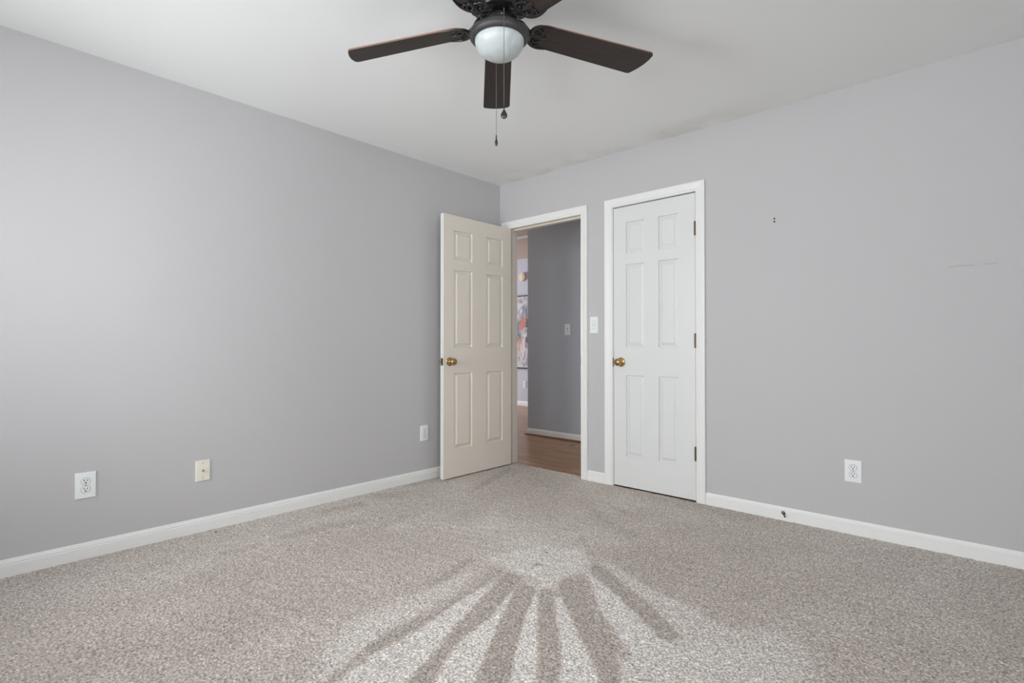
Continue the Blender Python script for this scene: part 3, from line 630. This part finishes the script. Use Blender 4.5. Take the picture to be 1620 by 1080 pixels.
# stacked double switch between doors
t = thing('light_switch', 'white stacked double switch plate between entry doorway and closet', 'light switch', (.989, 0, 1.1815), (0, 0, BW))
b = bmesh.new(); rounded_plate(b, .070, .126, .006); obj('cover_plate', b, 'plate', t, True)
for s in (1, -1):
    b = bmesh.new(); box(b, -.0165, .0165, -.0072, -.0056, -.0125, .0125, bev=.0008)
    yk = obj('switch_body', b, 'plate', t, loc=(0, 0, s*.0195))
    b = bmesh.new(); tube(b, [(-.0165, -.0065, -.0125), (.0165, -.0065, -.0125), (.0165, -.0065, .0125), (-.0165, -.0065, .0125), (-.0165, -.0065, -.0125)], .0006, 6); obj('seam', b, 'slot', yk)
    b = bmesh.new(); vs = [b.verts.new(v) for v in ((-.010, -.0072, -.005), (.010, -.0072, -.005), (.010, -.0072, .005), (-.010, -.0072, .005), (-.0105, -.013, -.0035), (-.002, -.0160, -.0035), (-.002, -.0160, .0035), (-.0105, -.013, .0035))]
    for f in ((0, 1, 2, 3), (4, 7, 6, 5), (0, 4, 5, 1), (1, 5, 6, 2), (2, 6, 7, 3), (3, 7, 4, 0)): b.faces.new([vs[i] for i in f])
    obj('toggle', b, 'plate', yk)
b = bmesh.new(); lathe(b, [(0, -.0072), (.0024, -.0070), (.003, -.006), (.003, -.005)], 14, 'Y'); obj('screw', b, 'steel', t)
# hall toggle switch
t = thing('light_switch', 'single white toggle switch on the blue-grey hall wall', 'light switch', (-.2525, HY, 1.206), (0, 0, BW))
b = bmesh.new(); rounded_plate(b, .076, .122, .006); obj('cover_plate', b, 'plate', t, True)
b = bmesh.new(); box(b, -.0055, .0055, -.0066, -.005, -.0125, .0125); obj('switch_slot', b, 'slot', t)
b = bmesh.new(); vs = [b.verts.new(v) for v in ((-.0042, -.006, -.010), (.0042, -.006, -.010), (.0042, -.006, .006), (-.0042, -.006, .006), (-.0034, -.018, -.002), (.0034, -.018, -.002), (.0034, -.0165, .006), (-.0034, -.0165, .006))]
for f in ((0, 1, 2, 3), (4, 7, 6, 5), (0, 4, 5, 1), (1, 5, 6, 2), (2, 6, 7, 3), (3, 7, 4, 0)): b.faces.new([vs[i] for i in f])
obj('toggle', b, 'almond', t)
for s in (1, -1):
    b = bmesh.new(); lathe(b, [(0, -.0068), (.0024, -.0066), (.003, -.0055), (.003, -.005)], 12, 'Y'); obj('screw', b, 'steel', t, loc=(0, 0, s*.030))

# ------------------------------------------------------------------ small things on walls and floor
for z, lab in ((1.781, 'upper of two tiny dark wall anchors on the right-hand wall'), (1.763, 'lower of two tiny dark wall anchors on the right-hand wall')):
    b = bmesh.new(); lathe(b, [(0, -.0012), (.0022, -.0020), (.0046, -.0024), (.0052, -.0010), (.0052, 0)], 16, 'Y')
    o = obj('wall_anchor', b, 'slot', loc=(2.266, 0, z)); tag(o, lab, 'wall anchor', 'wall anchors on the right-hand wall')
b = bmesh.new(); lathe(b, [(0, -.0010), (.0030, -.0014), (.0034, 0)], 12, 'Y'); o = obj('nail_head', b, 'steel', loc=(1.007, 0, 1.669)); tag(o, 'tiny nail head above the double switch between the doors', 'nail')
# door stop drooping from the baseboard
t = thing('door_stop', 'small bronze door stop drooping from the baseboard right of the closet', 'door stop', (2.312, -.013, .046), (0, 0, 0))
b = bmesh.new(); lathe(b, [(0, -.001), (.0105, 0), (.0112, -.002), (.010, -.0045), (.006, -.006), (0, -.0065)], 20, 'Y'); obj('mounting_disc', b, 'bronze', t, True)
b = bmesh.new(); cl = spline([(0, -.004, 0), (.002, -.010, -.0005), (.006, -.017, -.003), (.010, -.022, -.007), (.013, -.025, -.011)], 10); n = 150; pts = []
for i in range(n+1):
    s_ = i/n*(len(cl)-1); q = int(min(s_, len(cl)-2)); p = cl[q].lerp(cl[q+1], s_-q); tan = (cl[q+1]-cl[q]).normalized()
    a1 = tan.cross(Vector((1, 0, 0))).normalized(); a2 = tan.cross(a1); ph = 2*PI*12*i/n
    pts.append(p+(a1*math.cos(ph)+a2*math.sin(ph))*(.0045-.0018*i/n))
tube(b, pts, .0010, 6); obj('spring', b, 'bronze', t, True)
b = bmesh.new(); tube(b, [(.0125, -.0245, -.0105), (.015, -.027, -.014), (.0165, -.0285, -.0165)], [.0038, .0044, .0036], 12); obj('stop_tip', b, 'slot', t, True)
# faint scuff on the right wall
b = bmesh.new()
tube(b, spline([(3.066, -.0003, 1.409), (3.10, -.0006, 1.414), (3.13, -.0006, 1.412), (3.165, -.0004, 1.411)], 6), .0011, 6)
tube(b, spline([(3.20, -.0003, 1.4125), (3.225, -.0006, 1.411), (3.245, -.0003, 1.414)], 6), .0009, 6)
o = obj('wall_scuff', b, 'steel'); o.data.materials[0] = mat('scuffed_paint', linear=(0.36, 0.36, 0.36), rough=.8, mott=.1)
tag(o, 'faint grey scuff line on the right-hand wall near the picture edge', 'scuff')
# lint specks on the carpet
for i, (x, y, s_, lab) in enumerate(((1.60, -1.335, .011, 'tiny dark speck on the pale vacuumed patch of carpet'), (0.085, -2.33, .009, 'tiny dark lint tuft on the carpet by the left baseboard'))):
    b = bmesh.new()
    for q in range(5):
        a = random.uniform(0, 6.28); r0 = Vector((random.uniform(-.4, .4)*s_, random.uniform(-.4, .4)*s_, .003)); d = Vector((math.cos(a), math.sin(a), random.uniform(0, .4)))*s_
        tube(b, [r0-d*.5, r0+Vector((0, 0, .002)), r0+d*.5], [.0006, .0012, .0005], 6)
    o = obj('carpet_lint', b, 'leaf', loc=(x, y, .001)); tag(o, lab, 'lint')
# scrap on hall floor
b = bmesh.new(); pts = spline([(-.035, -.01, .0), (-.01, .0, .008), (.012, .012, .012), (.035, .02, .004)], 6)
tube(b, pts, [.001+.006*math.sin(PI*i/(len(pts)-1)) for i in range(len(pts))], 8, .3); o = obj('debris_scrap', b, 'leaf', loc=(-.005, 1.08, -.010)); tag(o, 'small dark brown scrap lying on the hall wood floor', 'scrap')
# round device on far wall
t = thing('smoke_detector', 'round cream detector high on the far room wall above the painting', 'smoke detector', (-2.872, 3.57, 2.232))
b = bmesh.new(); lathe(b, [(0, 0), (.074, 0), (.074, -.026), (.070, -.031), (0, -.031)], 36, 'Y'); obj('base', b, 'disc', t)
b = bmesh.new(); lathe(b, [(0, -.037), (.040, -.037), (.044, -.034), (.044, -.030)], 30, 'Y'); obj('sensor_cover', b, 'disc', t)
# painting
PXC, PZ0, PZ1, PW = -2.86, .640, 1.905, .95
t = thing('wall_painting', 'abstract grey, white and orange canvas in a thin black frame on the far wall', 'painting', (PXC, 3.57, (PZ0+PZ1)/2))
b = bmesh.new(); hw, hh = PW/2, (PZ1-PZ0)/2
for a in ((-hw, -hw+.014, -hh, hh), (hw-.014, hw, -hh, hh), (-hw+.014, hw-.014, hh-.014, hh), (-hw+.014, hw-.014, -hh, -hh+.014)): box(b, a[0], a[1], -.035, -.001, a[2], a[3])
obj('picture_frame', b, 'black', t)
b = bmesh.new(); box(b, -hw+.015, hw-.015, -.027, -.004, -hh+.015, hh-.015); obj('canvas', b, 'painting', t)

# ------------------------------------------------------------------ ceiling fan
FX, FY, ZB, RT = 1.805, -1.884, 2.261, 0.665
fan = thing('ceiling_fan', 'dark bronze five-blade ceiling fan with frosted bowl light and two pull chains', 'ceiling fan', (FX, FY, ZB))
# motor housing hugging the ceiling
b = bmesh.new()
lathe(b, [(0, .086), (.060, .086), (.090, .089), (.112, .096), (.127, .108), (.135, .124), (.137, .145), (.131, .158), (.122, .166), (.122, .179), (0, .179)], 64)
mh = obj('motor_housing', b, 'black', fan, True)
for k in range(30):   # cast ribs round the bowl
    a = 2*PI*k/30; b = bmesh.new()
    pr = [(.066, .0862), (.091, .089), (.1135, .0965), (.129, .109), (.1375, .125), (.139, .145)]
    tube(b, [(r*math.cos(a), r*math.sin(a), h) for r, h in pr], [.002, .003, .0036, .0036, .003, .002], 8)
    obj('rib', b, 'black', mh, True)
# rotor plate under the motor
b = bmesh.new(); lathe(b, [(0, .066), (.072, .066), (.082, .071), (.085, .078), (.080, .087), (0, .087)], 48); obj('rotor_plate', b, 'black', fan, True)
# switch housing
b = bmesh.new(); lathe(b, [(0, .067), (.026, .066), (.036, .062), (.0425, .053), (.0455, .040), (.0470, .012), (.050, .002), (.050, -.002), (0, -.002)], 48); sh = obj('switch_housing', b, 'blackdull', fan, True)
R_ = Vector((math.cos(yaw), -math.sin(yaw), 0)); Fh = Vector((math.sin(yaw), math.cos(yaw), 0))
b = bmesh.new(); lathe(b, [(0, .0), (.004, .0), (.0045, .002), (.0025, .004), (0, .004)], 14, 'X')
sc = obj('screw', b, 'steel', sh, True); pv = (-Fh*.0465+R_*.009); sc.location = (pv.x, pv.y, .040); sc.rotation_euler = (0, 0, math.atan2(pv.y, pv.x))
# light fitter ring
b = bmesh.new()
lathe(b, [(0, .006), (.050, .004), (.085, -.001), (.105, -.005), (.1135, -.009), (.1172, -.014), (.1188, -.020), (.1190, -.0240), (.1178, -.0256), (.1150, -.0260), (.1140, -.0278), (.1105, -.0350), (.1050, -.0400), (.100, -.0415), (.0965, -.0405), (.0965, -.030), (0, -.030)], 72)
obj('light_fitter_ring', b, 'blackdull', fan, True)
b = bmesh.new()
pr = [(.0955, -.034), (.0972, -.040)]+[(.0972*math.cos(t_), -.040-.072*math.sin(t_)) for t_ in [i*PI/2/16 for i in range(1, 16)]]+[(0, -.112)]
lathe(b, pr, 64); obj('glass_shade', b, 'shade', fan, True)

def blade_bm():
    # outline in local x (radial) / y (across); rounded root, slanted rounded tip
    x0, x1, hw0, hw1, t = .137, RT+.008, .058, .069, .006
    out = []
    def arc(cx, cy, rx, ry, a0, a1, n): return [(cx+rx*math.cos(math.radians(a0+(a1-a0)*i/n)), cy+ry*math.sin(math.radians(a0+(a1-a0)*i/n))) for i in range(n+1)]
    out += arc(x0+.055, 0, .055, hw0, 270, 90, 20)              # root
    out += arc(x1-.050, hw1-.018, .020, .018, 90, 40, 5)        # gentle corner
    out += [(x1-.016, .030), (x1-.004, 0.0), (x1+.003, -.028)]
    out += arc(x1-.012, -hw1+.016, .016, .016, 10, -90, 7)
    b = bmesh.new()
    bot = [b.verts.new((x, y, -t/2)) for x, y in out]; top = [b.verts.new((x, y, t/2)) for x, y in out]
    b.faces.new(bot[::-1]).material_index = 0; b.faces.new(top).material_index = 0
    n = len(out)
    for i in range(n):
        f = b.faces.new((bot[i], bot[(i+1) % n], top[(i+1) % n], top[i])); f.material_index = 1
    bmesh.ops.recalc_face_normals(b, faces=b.faces)
    return b
def arm_bm():
    """scrolled cast blade iron, below the blade (z negative is down)"""
    b = bmesh.new()
    z = -.0065
    # neck from the rotor plate down and out to the blade root
    p = spline([(.058, 0, .046), (.070, 0, .036), (.082, 0, .018), (.096, 0, .004), (.115, 0, -.004), (.145, 0, z)], 6)
    tube(b, p, [.013]*len(p), 12, .6)
    for s in (1, -1):
        tube(b, spline([(.072, s*.004, .038), (.086, s*.020, .024), (.102, s*.024, .004), (.128, s*.012, z)], 6), .0046, 8)
        # outer horns wrapping the blade root, tapering to points
        p = spline([(.130, 0, z), (.131, s*.018, z), (.139, s*.036, z), (.156, s*.050, z), (.180, s*.0565, z), (.206, s*.057, z+.002), (.232, s*.053, z+.003)], 6)
        m_ = len(p); tube(b, p, [.0080*(1-(i/(m_-1))**2)+.0015 for i in range(m_)], 10, .8)
        # second scroll, curling back to the middle
        p = spline([(.139, s*.034, z), (.158, s*.034, z), (.174, s*.025, z), (.178, s*.011, z), (.166, s*.004, z), (.156, s*.010, z)], 6)
        m_ = len(p); tube(b, p, [.0068*(1-.55*i/(m_-1)) for i in range(m_)], 10, .8)
        # outer curl tip
        p = spline([(.162, s*.051, z), (.176, s*.043, z), (.180, s*.031, z), (.170, s*.025, z)], 6)
        m_ = len(p); tube(b, p, [.0055*(1-.5*i/(m_-1)) for i in range(m_)], 10, .8)
    # centre leaf
    p = spline([(.132, 0, z), (.150, 0, z-.002), (.168, 0, z-.001), (.186, 0, z), (.202, 0, z)], 6); m_ = len(p)
    tube(b, p, [.004+.006*math.sin(PI*i/(m_-1)) for i in range(m_)], 10, .7)
    # web plate and screws
    for (x, y) in ((.148, .018), (.148, -.018), (.177, 0)):
        lathe(b, [(0, -.0135), (.004, -.0125), (.0055, -.010), (.0055, -.004)], 12, 'Z', (x, y, 0))
    return b
PITCH = math.radians(-12)
TH0 = math.radians(207.2)
proto_arm = proto_blade = None
for k in range(5):
    a = TH0-k*2*PI/5
    if k == 0:
        proto_arm = arm = obj('blade_arm', arm_bm(), 'black', fan, True)
        proto_blade = bl = obj('fan_blade', blade_bm(), ['blade', 'blade_edge'], fan)
    else:
        arm = proto_arm.copy(); COL.objects.link(arm); arm.parent = fan
        bl = proto_blade.copy(); COL.objects.link(bl); bl.parent = fan
    Rz = Matrix.Rotation(a, 4, 'Z'); Rx = Matrix.Rotation(PITCH, 4, 'X')
    Mx = Matrix.Translation((0, 0, .024)) @ Rz @ Matrix.Rotation(math.radians(2.4), 4, 'Y')
    bl.matrix_local = Mx @ Rx
    arm.matrix_local = Mx @ Rx
# pull chains: bead chains hanging from arms out of the switch housing
def chain(side, lat, length, fob_scale, flat, label):
    o3 = Fh*side
    base = R_*lat+o3*.1275
    b = bmesh.new(); z0 = .010; st = .0042; n = int(length/st)
    start = R_*lat*.7+o3*.046
    tube(b, spline([start+Vector((0, 0, .034)), R_*lat+o3*.085+Vector((0, 0, .026)), base+Vector((0, 0, .012)), base+Vector((0, 0, .002))], 6), .0011, 8)
    for i in range(n):
        bmesh.ops.create_icosphere(b, subdivisions=1, radius=.0017, matrix=Matrix.Translation(base+Vector((0, 0, z0-i*st))))
    tube(b, [base+Vector((0, 0, z0)), base+Vector((0, 0, z0-n*st))], .0007, 6)
    c = obj('pull_chain', b, 'chain', fan, True); c['label'] = label
    ze = z0-n*st
    b = bmesh.new(); s_ = fob_scale
    lathe(b, [(0, 0), (.0022, -.001), (.0026, -.006), (.0018, -.009), (.0026, -.012), (.005*s_, -.019), (.0085*s_, -.027), (.0100*s_, -.034), (.0088*s_, -.041), (.005*s_, -.0455), (0, -.047)], 20)
    for v in b.verts:
        q = v.co.copy(); u = q.dot(R_); f_ = q.dot(Fh); v.co = R_*u+Fh*f_*flat+Vector((0, 0, q.z))
    f = obj('chain_fob', b, 'black', c, True, loc=(base.x, base.y, ze)); return c
chain(-1, .0195, .366, 1.25, .45, 'pull chain on the near side of the bowl')
chain(1, -.0165, .372, .62, 1.0, 'pull chain on the far side of the bowl')
